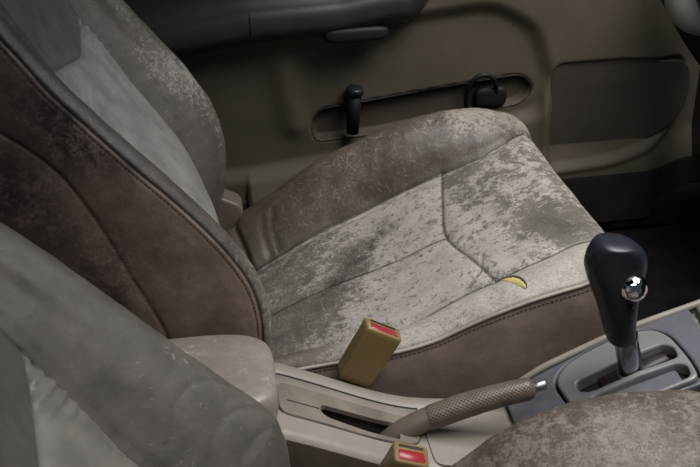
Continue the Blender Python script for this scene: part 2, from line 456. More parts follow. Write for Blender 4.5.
    if passenger:
        for L, dep, sg, sm in [([(-.035, .215), (-.03, .19), (-.022, .16), (-.013, .125)], .006, .005, .8), ([(.012, .20), (.012, .17), (.02, .14)], .003, .007, .15),
                           ([(.03, .20), (.028, .17), (.034, .145)], .0025, .007, .12), ([(.277, -.184), (.288, -.178), (.299, -.166), (.31, -.145), (.318, -.12)], .0016, .003, .25)]:
            q = dist_poly(XY, L); d -= top * dep * gauss(q, sg); seam = np.maximum(seam, top * sm * gauss(q, .0025))
    V0 = G.reshape(-1, 3)
    n1 = nz(V0, 9, 3.1) ; n2 = nz(V0, 38, 8.2)
    d += top * (.0022 * n1 + .0008 * n2)
    # the seat sags where people sat
    d -= top * .004 * blob(XY, [(.2, -.02, .1, .1, 0, 1)])
    Nn = vnormals(G, False).reshape(-1, 3)
    G = (V0 + Nn * d[:, None]).reshape(nu, nv, 3)
    su = np.concatenate([[0], np.cumsum(np.linalg.norm(np.diff(A, axis=0), axis=1))])[:, None] + np.zeros((1, nv))
    sv = np.concatenate([np.zeros((nu, 1)), np.cumsum(np.linalg.norm(np.diff(G, axis=1), axis=2), axis=1)], 1); sv = sv - sv[:, ci[10]][:, None]
    # ---- wear
    X = XY + .012 * np.stack([nz(V0, 30, 1.), nz(V0, 30, 5.)], 1)
    iscen = np.zeros((nu, nv)); iscen[:, ci[7]:ci[13] + 1] = 1; iscen = iscen.ravel()
    if passenger:
        fr = sstep(-.008, .008, XY[:, 0] - np.interp(XY[:, 1], [-.196, -.116, -.028, .06, .157], [.317, .301, .285, .30, .322]))
        coat = .60 + blob(X, [(.035, -.09, .075, .065, 0, -.36), (.03, .06, .065, .08, 0, -.26), (.085, -.04, .06, .03, .3, -.26), (.15, .03, .05, .03, .9, -.24), (.10, .10, .05, .04, .4, -.10),
                              (.24, .10, .07, .05, 0, .10), (.25, -.10, .06, .07, 0, .15), (.20, -.13, .05, .05, 0, .08), (.21, -.06, .04, .03, 0, -.06)])
        cf = .56 + blob(X, [(.36, .06, .05, .04, .6, -.10), (.425, -.115, .05, .055, .7, -.30), (.40, -.06, .03, .05, .2, -.12), (.345, .125, .045, .03, .3, -.18), (.47, .02, .02, .12, 0, -.10),
                            (.335, -.10, .03, .05, 0, .14), (.36, -.15, .04, .03, 0, .12), (.43, .12, .05, .04, 0, -.06), (.31, .02, .02, .05, 0, .10), (.45, -.17, .03, .02, 0, -.15)])
        coat = coat * (1 - fr) + cf * fr
        dirt = blob(X, [(.211, .085, .022, .03, .8, .55), (.184, .055, .026, .022, .8, .85), (.150, .015, .03, .022, .9, .75), (.115, -.022, .03, .016, .7, .7), (.09, -.04, .03, .02, .5, .5),
                        (.43, -.12, .045, .04, .7, .42), (.36, .05, .03, .05, .2, .25), (.46, -.15, .03, .03, 0, .4), (.02, -.13, .06, .05, 0, .2), (.02, .1, .04, .04, 0, .3), (.28, -.19, .1, .01, 0, .2)])
        scuff = np.clip(1.15 - 1.0 * sstep(.12, .3, XY[:, 0]), .1, 1.1)
        # other columns
        col = np.repeat(np.arange(nv)[None], nu, 0).ravel()
        fb = col > ci[13]; nb = (col < ci[7]) & (col >= ci[3]); sk = (col < ci[3])
        ridge = gauss(XY[:, 1] - .235, .03)
        cb = .22 + .10 * ridge + .34 * sstep(.27, .40, X[:, 0]) * sstep(.14, .22, X[:, 1]) + .05 * blob(X, [(.15, .2, .06, .03, 0, 1)])
        cb = np.where(XY[:, 0] < .02, .1, cb)
        coat = np.where(fb, cb, coat); dirt = np.where(fb, .25 * (1 - ridge) + blob(X, [(.20, .19, .03, .02, 0, .3), (.44, .2, .04, .05, 0, .3)]), dirt)
        scuff = np.where(fb, .45 + .55 * blob(X, [(.15, .21, .09, .05, 0, 1)]) - .35 * sstep(.06, 0, XY[:, 0]), scuff)
        cn = .66 - .5 * sstep(.10, .0, X[:, 0]) + .1 * sstep(.3, .42, X[:, 0])
        coat = np.where(nb, cn, coat); dirt = np.where(nb, .15 + .5 * sstep(.16, .05, XY[:, 0]), dirt); scuff = np.where(nb, .2, scuff)
        coat = np.where(sk, .12, coat); dirt = np.where(sk, .25 * sstep(.30, .12, Z), dirt); scuff = np.where(sk, .25, scuff)
        front_ = np.repeat(front, nv) > .5
        coat = np.where(front_ & iscen.astype(bool), .4, coat)
    else:
        coat = np.full(nu * nv, .50) + .16 * nz(V0, 20, 2.); dirt = np.full(nu * nv, .2); scuff = np.full(nu * nv, .3)
    coat = np.clip(coat, 0, .95); dirt = np.clip(dirt, 0, 1)
    # ---- place
    if mir: G = G * np.array([1, -1, 1])
    G = G + np.array([0, yc, 0])
    flip = bool(mir)
    Nf = vnormals(G, flip)
    # keep normals right when u x v points down
    at = {k_: v_.reshape(nu, nv) for k_, v_ in dict(coat=coat, dirt=dirt, seam=np.clip(seam, 0, 1), scuff=scuff, su=su, sv=sv).items()}
    cen = sub_grid('seat_cushion', G, Nf, ci[7], ci[13], mats['cush'], root, at, flip)
    sub_grid('edge_bolster', G, Nf, ci[3], ci[7], mats['edge'], cen, at, flip, label=None)
    sub_grid('side_bolster', G, Nf, ci[13], ci[18], mats['cush_bolster'], cen, at, flip)
    sub_grid('side_panel', G, Nf, 0, ci[3], mats['side'], cen, at, flip)
    sub_grid('side_panel', G, Nf, ci[18], nv - 1, mats['side'], cen, at, flip)
    s = 1 if not mir else -1
    rows = (A[:, 1] > .24) & (np.arange(nu) < 300)
    i0 = int(np.argmax(A[:, 0] > .0)); i1 = int(np.argmax(A[:, 0] > .497))
    P = G[i0:i1, ci[3]] + np.array([0, -.0012 * s, .0006])
    V, F = tube(P, .0026, 8); mesh('piping', V, F, mats['cord'], cen)
    mb = MB(); e = G[i0:i1, ci[3] - 4] + np.array([0, -.0006 * s, 0]); stitches(mb, e); mb.build('stitching', M['thread'], cen)
    return cen, G, Nf, ci

def build_backrest(root, yc, mir, mats, passenger):
    Cc = np.array([(-.40, .895), (-.355, .880), (-.318, .838), (-.290, .797), (-.268, .766), (-.243, .728), (-.217, .687), (-.179, .638), (-.139, .588), (-.098, .540), (-.060, .492), (-.032, .450),
                   (-.012, .410), (-.002, .370), (0, .331), (-.005, .291), (-.020, .250), (-.05, .215)])[::-1]
    Bc = np.array([(-.56, .80), (-.56, .79), (-.55, .76), (-.53, .72), (-.51, .68), (-.49, .64), (-.46, .59), (-.43, .54), (-.39, .50), (-.34, .455), (-.27, .41), (-.25, .37),
                   (-.235, .33), (-.225, .30), (-.215, .27), (-.21, .245), (-.205, .225), (-.20, .205)])[::-1]
    nu = 420
    D0 = spl(Cc, 40 * len(Cc)); s = np.concatenate([[0], np.cumsum(np.linalg.norm(np.diff(D0, axis=0), axis=1))])
    q = np.linspace(0, s[-1], nu); tt = np.interp(q, s, np.linspace(0, len(Cc) - 1, len(D0)))
    A = spl(Cc, t=tt); B = spl(Bc, t=tt)
    L = np.linalg.norm(B - A, axis=1); Dn = (B - A) / L[:, None]
    tw = [(.2, -.06), (.298, -.048), (.358, -.038), (.417, -.024), (.483, -.002), (.561, .012), (.607, .017), (.7, .018), (.8, .01), (.9, .0)] if passenger else [(.25, .0), (.396, -.004), (.444, -.026), (.494, -.040), (.554, -.045), (.607, -.048), (.654, -.058), (.8, -.07), (.9, -.07)]
    half = [(.16, None, .96), (.215, None, .93), (.243, None, .7), (.249, None, .4), (.2505, None, .2), (.2500, .030, 0), (.2485, .0130, 0), (.243, .0055, 0), (.232, .001, 0), (.217, .003, 0),
            (.197, .014, 0), (.172, .030, 0), (.150, .053, 0), (.133, .066, 0), (.10, .060, 0), (.05, .055, 0)]
    cols = [(-y, d, f) for y, d, f in half] + [(0, .053, 0)] + [(y, d, f) for y, d, f in half[::-1]]
    ns = [3, 4, 24, 24, 20, 10, 6, 5, 6, 8, 10, 10, 10, 20, 30, 30]; ns = ns + ns[::-1]
    rec = 1 - .75 * sstep(.52, .82, A[:, 1]) if passenger else 1.25 - 1.0 * sstep(.42, .70, A[:, 1])     # the centre comes forward again at the top
    ctrl = np.zeros((nu, len(cols), 3))
    for j, (y, d_, f) in enumerate(cols):
        dd = np.minimum(d_ * (rec if d_ > .02 and abs(y) < .2 else 1), L * .9) if d_ is not None else np.maximum(f * L, .03)
        qd = A + Dn * dd[:, None]
        ctrl[:, j, 0] = qd[:, 0] + interp(tw, A[:, 1]) * (sstep(-.12, .2, y) if passenger else 1); ctrl[:, j, 1] = y * (1 - .12 * sstep(.78, .9, A[:, 1])); ctrl[:, j, 2] = qd[:, 1]
    t = np.concatenate([np.arange(n) / n + i for i, n in enumerate(ns)] + [[len(ns)]])
    ci = np.concatenate([[0], np.cumsum(ns)])
    G = np.stack([spl(ctrl[i], t=t) for i in range(nu)]); nv = G.shape[1]
    V0 = G.reshape(-1, 3); col = np.repeat(np.arange(nv)[None], nu, 0).ravel()
    d = np.zeros(nu * nv); seam = np.zeros(nu * nv)
    n_p = 6; n_s = 13; m = len(half)
    cP, cS, cS2, cP2 = ci[n_p], ci[n_s], ci[2 * m - n_s], ci[2 * m - n_p]
    # column seams
    for c_ in (cS, cS2):
        q = np.linalg.norm(G - G[:, c_:c_ + 1], axis=2).ravel(); d -= .002 * gauss(q, .0026) + .002 * gauss(q, .010); seam = np.maximum(seam, .9 * gauss(q, .0018))
    for c_ in (cP, cP2):
        q = np.linalg.norm(G - G[:, c_:c_ + 1], axis=2).ravel(); d -= .0015 * gauss(q, .0022); seam = np.maximum(seam, .9 * gauss(q, .0016))
    for c_ in (cP - 4, cP2 + 4):
        q = np.linalg.norm(G - G[:, c_:c_ + 1], axis=2).ravel(); d -= .0007 * gauss(q, .002); seam = np.maximum(seam, .45 * gauss(q, .0012))
    # side panel seam
    side = (col < cP) | (col > cP2)
    SL = spl([(-.36, .71), (-.29, .639), (-.266, .618), (-.233, .581), (-.206, .529), (-.184, .474), (-.166, .422), (-.147, .375), (-.136, .335), (-.13, .28)], 60)
    q = dist_poly(V0[:, [0, 2]], SL); d -= side * (.0018 * gauss(q, .0022) + .0022 * gauss(q, .016)); seam = np.maximum(seam, side * .9 * gauss(q, .0017))
    d += side * .002 * nz(V0, 7, 4.)
    # insert seam, U shaped
    cen = (col >= cS) & (col <= cS2)
    yy = np.linspace(-.133, .133, 40)
    z0, kz = (.640, .022) if passenger else (.552, .028)
    U = np.stack([yy, z0 + kz * (np.abs(yy) / .133) ** 1.1], 1)
    q = dist_poly(V0[:, [1, 2]], U); below = V0[:, 2] < np.interp(V0[:, 1], U[:, 0], U[:, 1])
    d += cen * np.where(below, .0065 * (1 - gauss(q, .012)), 0) * sstep(.0, .02, .133 - np.abs(V0[:, 1]))
    d -= cen * .003 * gauss(q, .003); seam = np.maximum(seam, cen * .35 * gauss(q, .0022))
    # gathers of the insert under its far corners
    for sy in (-1, 1):
        u_ = (V0[:, 1] * sy - .105) ; w_ = V0[:, 2] - (z0 + kz - .022)
        ph = (w_ + .35 * u_) * 2 * math.pi / .013
        d += cen * below * -.0016 * np.sin(ph + 2 * nz(V0, 25, 2.)) * np.exp(-(u_ / .035) ** 2 - (w_ / .04) ** 2)
    if not passenger:      # long pull creases of the bolster
        for sy in (-1, 1):
            for k, (zz, yy0) in enumerate([(.47, .20), (.43, .20), (.40, .205)]):
                Lc = spl([(.155, zz - .03), (.175, zz - .005), (.20, zz + .003), (.225, zz - .012), (.238, zz - .035)], 20) * np.array([sy, 1])
                q = dist_poly(V0[:, [1, 2]], Lc); on = (col > cP) & (col < cP2)
                d -= on * .0007 * gauss(q, .004); seam = np.maximum(seam, on * .2 * gauss(q, .002))
    d += (.0022 * nz(V0, 11, 6.) + .0006 * nz(V0, 40, 1.)) * (1 - side)
    Nn = vnormals(G, True).reshape(-1, 3)
    if (Nn[(nu // 2) * nv + nv // 2, 0] < 0): Nn = -Nn; base_flip = False
    else: base_flip = True
    G = (V0 + Nn * d[:, None]).reshape(nu, nv, 3)
    su = np.concatenate([[0], np.cumsum(np.linalg.norm(np.diff(A, axis=0), axis=1))])[:, None] + np.zeros((1, nv))
    sv = np.concatenate([np.zeros((nu, 1)), np.cumsum(np.linalg.norm(np.diff(G, axis=1), axis=2), axis=1)], 1); sv = sv - sv[:, ci[16]][:, None]
    # ---- wear
    z = V0[:, 2]; y = V0[:, 1]; xx = V0[:, 0]
    coat = np.full(nu * nv, .12); dirt = np.full(nu * nv, .1); scuff = np.full(nu * nv, .1)
    bol = ((col > cP) & (col < cS)) | ((col > cS2) & (col < cP2))
    ridge = gauss(np.abs(y) - .215, .028)
    n3 = nz(V0, 14, 9.)
    if passenger:
        coat = np.where(bol, .10 + .12 * ridge + .36 * blob(V0[:, 1:], [(.212, .50, .045, .10, 0, 1), (.195, .63, .04, .09, 0, .75), (.17, .56, .03, .05, 0, .4)]) * (.75 + .7 * n3), coat); scuff = np.where(bol, .06 + .35 * blob(V0[:, 1:], [(.22, .40, .05, .08, 0, 1)]), scuff)
        coat = np.where(bol & (y < 0), .26 + .22 * sstep(.52, .40, z) + .18 * n3, coat); dirt = np.where(bol & (y < 0), .55 * sstep(.38, .52, z) + .3 * n3, dirt); scuff = np.where(bol & (y < 0), .1, scuff)
        dirt = np.where(bol & (y > 0), .3 * gauss(z - .30, .08) + .1, dirt)
        XZ = V0[:, [0, 2]] + .02 * np.stack([nz(V0, 20, 1.), nz(V0, 20, 5.)], 1)
        sd = .08 + blob(XZ, [(-.215, .635, .035, .022, -.9, .9), (-.245, .665, .06, .03, -.9, .5), (-.27, .60, .07, .04, .2, .3), (-.19, .590, .035, .02, -.9, .6), (-.16, .47, .06, .05, 0, .25), (-.13, .40, .05, .03, 0, .2),
                             (-.30, .56, .05, .05, 0, .55), (-.25, .50, .05, .06, 0, .45), (-.20, .42, .04, .05, 0, .4)])
        dirt = np.where(side, sd * 1.15, dirt); scuff = np.where(side, .05 + .3 * sstep(.45, .62, z), scuff); coat = np.where(side, .12 + .12 * blob(XZ, [(-.27, .66, .1, .06, 0, 1)]), coat)
    else:
        coat = np.where(bol, -.02 + .48 * blob(V0[:, 1:], [(-.222, .43, .030, .07, 0, 1), (-.225, .53, .018, .06, 0, .5), (.225, .44, .03, .07, 0, 1)]) * (.7 + n3), coat)
        dirt = np.where(bol, .25 * sstep(.16, .10, np.abs(y)) + .22 * sstep(.5, .36, z) + .15 * n3, dirt); scuff = np.where(bol, .02 + .25 * gauss(z - .42, .05) * (y < -.19), scuff)
    coat = np.clip(coat, 0, .9); dirt = np.clip(dirt, 0, 1)
    if mir: G = G * np.array([1, -1, 1])
    G = G + np.array([0, yc, 0])
    flip = base_flip != bool(mir)
    Nf = vnormals(G, flip)
    at = {k_: v_.reshape(nu, nv) for k_, v_ in dict(coat=coat, dirt=dirt, seam=np.clip(seam, 0, 1), scuff=scuff, su=su, sv=sv).items()}
    # the centre is split at the insert seam face by face
    cF = grid_faces(nu, nv, flip)[:, cS:cS2]
    sel = below.reshape(nu, nv)[:-1, cS:cS2]
    def piece(name, Fq, mat, parent):
        u_, inv = np.unique(Fq, return_inverse=True)
        return mesh(name, G.reshape(-1, 3)[u_], inv.reshape(-1, 4), mat, parent, {k_: v_.ravel()[u_] for k_, v_ in at.items()}, normals=Nf.reshape(-1, 3)[u_])
    cen_o = piece('backrest', cF[~sel], mats['back_center'], root)
    piece('backrest_insert', cF[sel], mats['insert'], cen_o)
    for a_, b_ in ((cP, cS), (cS2, cP2)): sub_grid('side_bolster', G, Nf, a_, b_, mats['back_bolster'], cen_o, at, flip)
    for a_, b_ in ((0, cP), (cP2, nv - 1)): sub_grid('side_panel', G, Nf, a_, b_, mats['side_back'], cen_o, at, flip)
    # back shell closes the rear
    Bk = np.stack([G[:, 0], G[:, -1]], 1); mesh('back_cover', Bk.reshape(-1, 3), grid_faces(nu, 2, not flip).reshape(-1, 4), mats['side_back'], cen_o,
         {k_: np.zeros(nu * 2) for k_ in at})
    for c_, e in ((cP - 4, 1), (cP2 + 4, -1)):
        mb = MB(); stitches(mb, G[20:-40, c_] + Nf[20:-40, c_] * .0004); mb.build('stitching', M['thread'], cen_o)
    return cen_o, G, Nf, ci

pm = dict(cush=M['cush'], edge=M['edge'], cush_bolster=M['cush_bolster'], side=M['side'], cord=M['cord'], back_center=M['back_center'], insert=M['insert'], back_bolster=M['back_bolster'], side_back=M['side_back'])
dm = dict(pm, cush=M['drv_edge'], edge=M['drv_edge'], cush_bolster=M['drv_edge'], cord=M['taupe'], back_center=M['drv_center'], insert=M['drv_insert'], back_bolster=M['drv_bolster'])

def seat_base(root, yc):
    """steel runners and shell under the cushion"""
    mb = MB()
    for sy in (-.19, .19):
        for (x0, x1, z0, z1, w) in [(-.12, .42, .05, .075, .02), (-.10, -.06, .075, .16, .012), (.34, .38, .075, .16, .012)]:
            P = [(x0, yc + sy - w), (x1, yc + sy - w), (x1, yc + sy + w), (x0, yc + sy + w)]
            V, F = prism(P, lambda x, y, h: (x, y, z0 + h), z1 - z0); mb.add(V, F)
    P = [(-.14, yc - .24), (.42, yc - .24), (.42, yc + .24), (-.14, yc + .24)]
    V, F = prism(rounded(P, .03), lambda x, y, h: (x, y, .12 + h), .03); mb.add(V, F)
    return mb.build('seat_base', M['well'], root, smooth=False)

ps = thing('seat', 'far car seat with cracked pale leather cushion covered in dark worn patches', 'car seat', (.15, 0, .05), 'leather car seats')
cush, CG, CN, cci = build_cushion(ps, 0, False, pm, 1, True)
build_backrest(ps, 0, False, pm, True)
seat_base(ps, 0)
# torn spot with foam on the near edge
def on_cushion(x, y):
    X = CG[:, :, :2].reshape(-1, 2); i = int(np.argmin((X[:, 0] - x) ** 2 + (X[:, 1] - y) ** 2 + 100 * (CG[:, :, 2].ravel() < .25)))
    return CG.reshape(-1, 3)[i], CN.reshape(-1, 3)[i]
cl = spl([(.322, -.209), (.329, -.2145), (.336, -.2225), (.342, -.233), (.3455, -.244)], 22)
Tn = np.gradient(cl, axis=0); Tn /= np.linalg.norm(Tn, axis=1, keepdims=True); Nn_ = np.stack([-Tn[:, 1], Tn[:, 0]], 1)
wd = .0050 * np.sin(np.linspace(0, math.pi, 22)) ** .7 + .0004
V = []; rimP = []
for i in range(22):
    for k in np.linspace(-1, 1, 7):
        xy = cl[i] + Nn_[i] * wd[i] * k * (1 + .15 * math.sin(i * 1.7)); p, n = on_cushion(*xy)
        V.append((xy[0], xy[1], p[2] + .0005 + .0016 * (1 - k * k) + .0006 * math.sin(i * 2.3 + k * 4)))
    xy = cl[i] + Nn_[i] * wd[i] * 1.12; p, n = on_cushion(*xy); rimP.append((xy[0], xy[1], p[2] + .0016))
fo = mesh('exposed_foam', V, grid_faces(22, 7, True).reshape(-1, 4), M['foam'], cush, label='yellow foam showing through a tear')
Vt, Ft = tube(np.array(rimP), [.0004 + .0014 * math.sin(math.pi * i / 21) ** .5 for i in range(22)], 6)
mesh('torn_edge', Vt, Ft, M['dark_taupe'], fo)
# recliner hinge cover between back and cushion, far side
mb = MB(); poly = rounded([(-.13, .20), (-.05, .225), (-.016, .268), (-.020, .286), (-.06, .308), (-.13, .31)], .012)
V, F = prism(poly, lambda x, z, h: (x, .215 + h, z), .05); mb.add(V, F)
bevel_obj(mb.build('recliner_cover', M['taupe'], ps), .006)

ds = thing('seat', 'nearest car seat, smooth grey backrest at lower left and mottled taupe cushion at lower right', 'car seat', (.15, -.74, .05), 'leather car seats')
build_cushion(ds, -.74, True, dm, 1, False)
build_backrest(ds, -.74, True, dm, False)
seat_base(ds, -.74)

# ------------------------------------------------------------------ console
con = thing('center_console', 'beige plastic centre console with grey shifter panel running between the two seats', 'console', (.15, -.375, .05))
ztab = [(-.36, .318), (-.02, .325), (0, .320), (.035, .303), (.07, .285), (.11, .264), (.15, .246), (.19, .235), (.25, .226), (.29, .224), (.318, .232), (.345, .249), (.40, .273), (.445, .293), (.5, .311), (.57, .331), (.80, .40)]
zt = np.asarray(ztab)
def zc(x): return float(np.interp(x, zt[:, 0], zt[:, 1]))
sx = np.concatenate([np.linspace(-.36, 0, 20), np.linspace(.005, .80, 130)])
zs = np.interp(sx, zt[:, 0], zt[:, 1]); ker = np.ones(7) / 7
zs = np.convolve(np.pad(zs, 3, 'edge'), ker, 'valid')
zsm = lambda x: float(np.interp(x, sx, zs))
# cross-section: (y, dz) from near floor over the top to far floor; the middle is open under the bezels
def section(x, z):
    wn = -.448 + .010 * sstep(.15, .3, x); 
    return [(wn + .012, z * 0 + .06), (wn + .006, z - .09), (wn, z - .03), (wn + .001, z - .008), (wn + .005, z - .002), (wn + .012, z), (-.408, z), (-.348, z), (-.331, z), (-.3295, z - .003), (-.327, z - .003), (-.3255, z),
            (-.312, z), (-.304, z - .001), (-.299, z - .004), (-.297, z - .010), (-.296, z - .06), (-.300, .06)]
SEC = np.array([[(x,) + p for p in section(x, z)] for x, z in zip(sx, zs)])
ncs = SEC.shape[1]
Fq = grid_faces(len(sx), ncs)
keep = np.ones(Fq.shape[:2], bool)
for i in range(len(sx) - 1):
    xm = .5 * (sx[i] + sx[i + 1])
    if .012 < xm < .148: keep[i, 6] = False
    if .312 < xm < .55: keep[i, 5:8] = False; 
    if xm > .20: pass
wall = np.zeros_like(keep); wall[:, 0:3] = True
cb_ = mesh('console_body', SEC.reshape(-1, 3), Fq[keep & ~wall], M['beige'], con)
mesh('side_wall', SEC.reshape(-1, 3), Fq[keep & wall], M['taupe'], con)
# groove strip along the far side
V, F = tube(np.array([(x, -.3282, zsm(x) - .0012) for x in np.linspace(-.02, .178, 40)]), .0015, 6); mesh('groove_seal', V, F, M['rubber'], con)
# hand brake bezel
fb = lambda x, y, h: (x, y, zsm(x) + h)
out_ = rounded([(-.004, -.349), (.06, -.349), (.12, -.349), (.165, -.352), (.172, -.378), (.165, -.404), (.12, -.409), (.06, -.409), (-.004, -.409)], [.014, .0, .0, .012, .01, .012, 0, 0, .014], 5)
def dens(L, n=3):
    L = clean(L)
    L = np.asarray(L); return np.concatenate([L[i] + (L[(i + 1) % len(L)] - L[i]) * np.linspace(0, 1, n, endpoint=False)[:, None] for i in range(len(L))])
hole = rounded([(.048, -.373), (.140, -.370), (.146, -.376), (.141, -.401), (.10, -.401), (.053, -.396), (.045, -.386)], [.01, .003, .003, .003, .01, .01, .006], 5)
V, F = plate(dens(out_, 4), [dens(hole, 3)], fb, -.004, .0032, .0012); bz = mesh('brake_bezel', V, F, M['beige_dirty'], con, smooth=False)
V, F = tube(np.array([(x, -.384, zsm(x) + .0028) for x in np.linspace(.006, .044, 8)]), .0011, 6); mesh('slit', V, F, M['well'], bz)
V, F = prism(rounded([(.035, -.355), (.16, -.355), (.16, -.402), (.035, -.402)], .005), lambda x, y, h: (x, y, zsm(x) - .045 + h), .002)
w_ = MB().add(V, F)
wl = rounded([(.040, -.362), (.150, -.362), (.150, -.399), (.040, -.399)], .008)
nW = len(wl); w_.add([fb(x, y, -.045) for x, y in wl] + [fb(x, y, -.001) for x, y in wl], [(i, (i + 1) % nW, nW + (i + 1) % nW, nW + i) for i in range(nW)])
w_.build('slot_well', M['dark_taupe'], bz)
V, F = tube(np.array(list(map(lambda q: fb(q[0], q[1], .0004), np.concatenate([out_, out_[:1]])))), .0013, 6); mesh('bezel_gap', V, F, M['dark_taupe'], bz)

# shallow storage tray in front of the brake
tp = rounded([(.178, -.338), (.292, -.338), (.292, -.440), (.178, -.440)], .014)
V, F = plate(dens(tp, 2), [], fb, -.003, .0025, .0012); mesh('tray_mat', V, F, M['beige'], con, smooth=False)

# grey shifter panel
def fp(x, y, h):
    return (x - .31 * h, y, zsm(x) + h * .95) if x < .56 else (x - .3 * h, y, zsm(.56) + .34 * (x - .56) + h)
pan = rounded([(.300, -.316), (.36, -.312), (.45, -.308), (.553, -.306), (.548, -.350), (.545, -.4465), (.45, -.4465), (.36, -.4465), (.296, -.4465)], [.012, 0, 0, .006, 0, .006, 0, 0, .012], 4)
gin = rounded([(.362, -.345), (.380, -.324), (.41, -.317), (.47, -.316), (.497, -.325), (.509, -.348), (.512, -.400), (.508, -.4385), (.385, -.4385), (.368, -.420)], [.02, .018, .02, .02, .018, .02, .02, .012, .02, .02], 6)
gout = shrink(clean(gin), -.0035)
V, F = plate(dens(pan, 3), [dens(gout, 1)], fp, -.012, .010, .003); sp_ = mesh('shifter_panel', V, F, M['panel_grey'], con, smooth=False)
s1 = rounded([(.384, -.361), (.444, -.359), (.496, -.360), (.5045, -.371), (.502, -.392), (.45, -.390), (.394, -.389), (.380, -.379)], [.006, 0, .01, .008, .006, 0, .008, .008], 5)
s2 = rounded([(.392, -.398), (.45, -.399), (.495, -.402), (.5045, -.411), (.501, -.4315), (.45, -.4335), (.396, -.4335), (.387, -.412)], [.006, 0, .01, .01, .008, 0, .01, .01], 5)
V, F = plate(dens(gin, 2), [s1, s2], fp, -.004, .0135, .003); gb = mesh('shift_gate', V, F, M['bezel'], sp_, smooth=False)
V, F = plate(dens(gout, 1), [], fp, -.006, -.0035); mesh('gate_recess', V, F, M['well'], sp_, smooth=False)
# walls of the gate well
w_ = MB(); g2 = dens(gin, 2); n = len(g2)
w_.add([fp(x, y, -.06) for x, y in g2] + [fp(x, y, .001) for x, y in g2], [(i, (i + 1) % n, n + (i + 1) % n, n + i) for i in range(n)] + [tuple(range(n))])
w_.build('gate_well', M['well'], sp_)
V, F = plate(rounded([(.415, -.398), (.492, -.402), (.492, -.424), (.415, -.424)], .004), [], fp, -.0005, .004, .0008); mesh('indicator_strip', V, F, M['panel_grey'], sp_)
V, F = prism(rounded([(.41, -.357), (.495, -.357), (.495, -.378), (.41, -.378)], .003), lambda x, y, h: fp(x, y, -.001 + h), .0025); mesh('slide_cover', V, F, M['dash_dark'], sp_)
# beige rail along the far edge of the panel, up to the dash
rl = np.array([(x, -.3045, zsm(x) + .004 + .006 * sstep(.3, .36, x)) for x in np.linspace(.285, .80, 50)])
V, F = tube(rl, .0052, 10); mesh('side_rail', V, F, M['beige'], con)
# centre stack foot ahead of the panel
mb = MB()
V, F = prism(rounded([(.556, -.310), (.80, -.310), (.80, -.4445), (.556, -.4445)], .008), lambda x, y, h: (x, y, zsm(x) - .02 + h), .034); mb.add(V, F)
bevel_obj(mb.build('stack_foot', M['beige_dirty'], con, smooth=False), .004)
# padded lid
def superbox(c, r, e=.35, nu=40, nv=72):
    def sp(w, ex): return math.copysign(abs(w) ** ex, w)
    V = []
    for i in range(nu):
        a = -math.pi / 2 + math.pi * i / (nu - 1)
        for j in range(nv):
            b = 2 * math.pi * j / nv
            V.append((c[0] + r[0] * sp(math.cos(a), e) * sp(math.cos(b), e), c[1] + r[1] * sp(math.cos(a), e) * sp(math.sin(b), e), c[2] + r[2] * sp(math.sin(a), e)))
    return V, grid_faces(nu, nv, True, True).reshape(-1, 4)
V, F = superbox((-.172, -.368, .339), (.168, .082, .032), .42)
V = np.array(V)
z_ = np.zeros(len(V))
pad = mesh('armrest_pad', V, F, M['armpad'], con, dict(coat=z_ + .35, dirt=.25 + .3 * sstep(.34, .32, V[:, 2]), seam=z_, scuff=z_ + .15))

# ------------------------------------------------------------------ hand brake
hb = thing('handbrake_lever', 'taupe handbrake lever with perforated grip rising from the console slot', 'handbrake', (.13, -.378, .24))
ax = spl([(.108, -.378, .205), (.132, -.378, .232), (.158, -.378, .2505), (.186, -.378, .263), (.205, -.378, .2685)], 26)
rr = np.interp(np.linspace(0, 1, 26), [0, .4, .7, 1], [.0155, .0155, .0145, .0140])
V, F = tube(ax, rr, 20); mesh('lever_arm', V, F, M['taupe'], hb)
P0, P1 = np.array([.180, -.378, .2605]), np.array([.318, -.378, .2905])
gx = np.linspace(0, 1, 44); gr = np.interp(gx, [0, .02, .06, .3, .75, .93, .98, 1], [.0138, .0152, .0160, .0162, .0150, .0148, .0125, .0085])
bow = .004 * np.sin(gx * math.pi)
GP = P0 + (P1 - P0) * gx[:, None] + np.stack([0 * gx, 0 * gx, bow], 1)
V, F = tube(GP, gr, 28); gal = np.repeat(gx * .137 / .0036, 28); gar = np.tile(np.arange(28) * .1 / 28 / .0036, 44)
t = NT('perforated_grip')
cx_ = t.n('ShaderNodeCombineXYZ'); t.link(t.attr('along'), cx_.inputs[0]); t.link(t.attr('around'), cx_.inputs[1])
vo = t.n('ShaderNodeTexVoronoi', feature='F1', voronoi_dimensions='2D'); vo.inputs['Randomness'].default_value = 0
mp_ = t.n('ShaderNodeMapping'); mp_.inputs['Rotation'].default_value = (0, 0, math.pi / 4); t.link(cx_.outputs[0], mp_.inputs['Vector'])
t.link(mp_.outputs[0], vo.inputs['Vector']); vo.inputs['Scale'].default_value = 1
dot = t.ss(vo.outputs['Distance'], .20, .34)
cc = t.mix(dot, srgb(54, 45, 38), t.mix(t.ss(t.noise(50, 5, .6), .3, .7), srgb(98, 86, 75), srgb(116, 104, 92)))
M['grip'] = t.fin(cc, .34, t.bump(dot, .5, .0008), 0, .45)
mesh('grip', V, F, M['grip'], hb, dict(along=gal, around=gar))
V, F = tube(np.array([P1 + (P1 - P0) * k for k in (-.03, .04, .10, .112)]), [.0068, .0068, .0068, .0058], 20); mesh('release_button', V, F, M['satin'], hb)

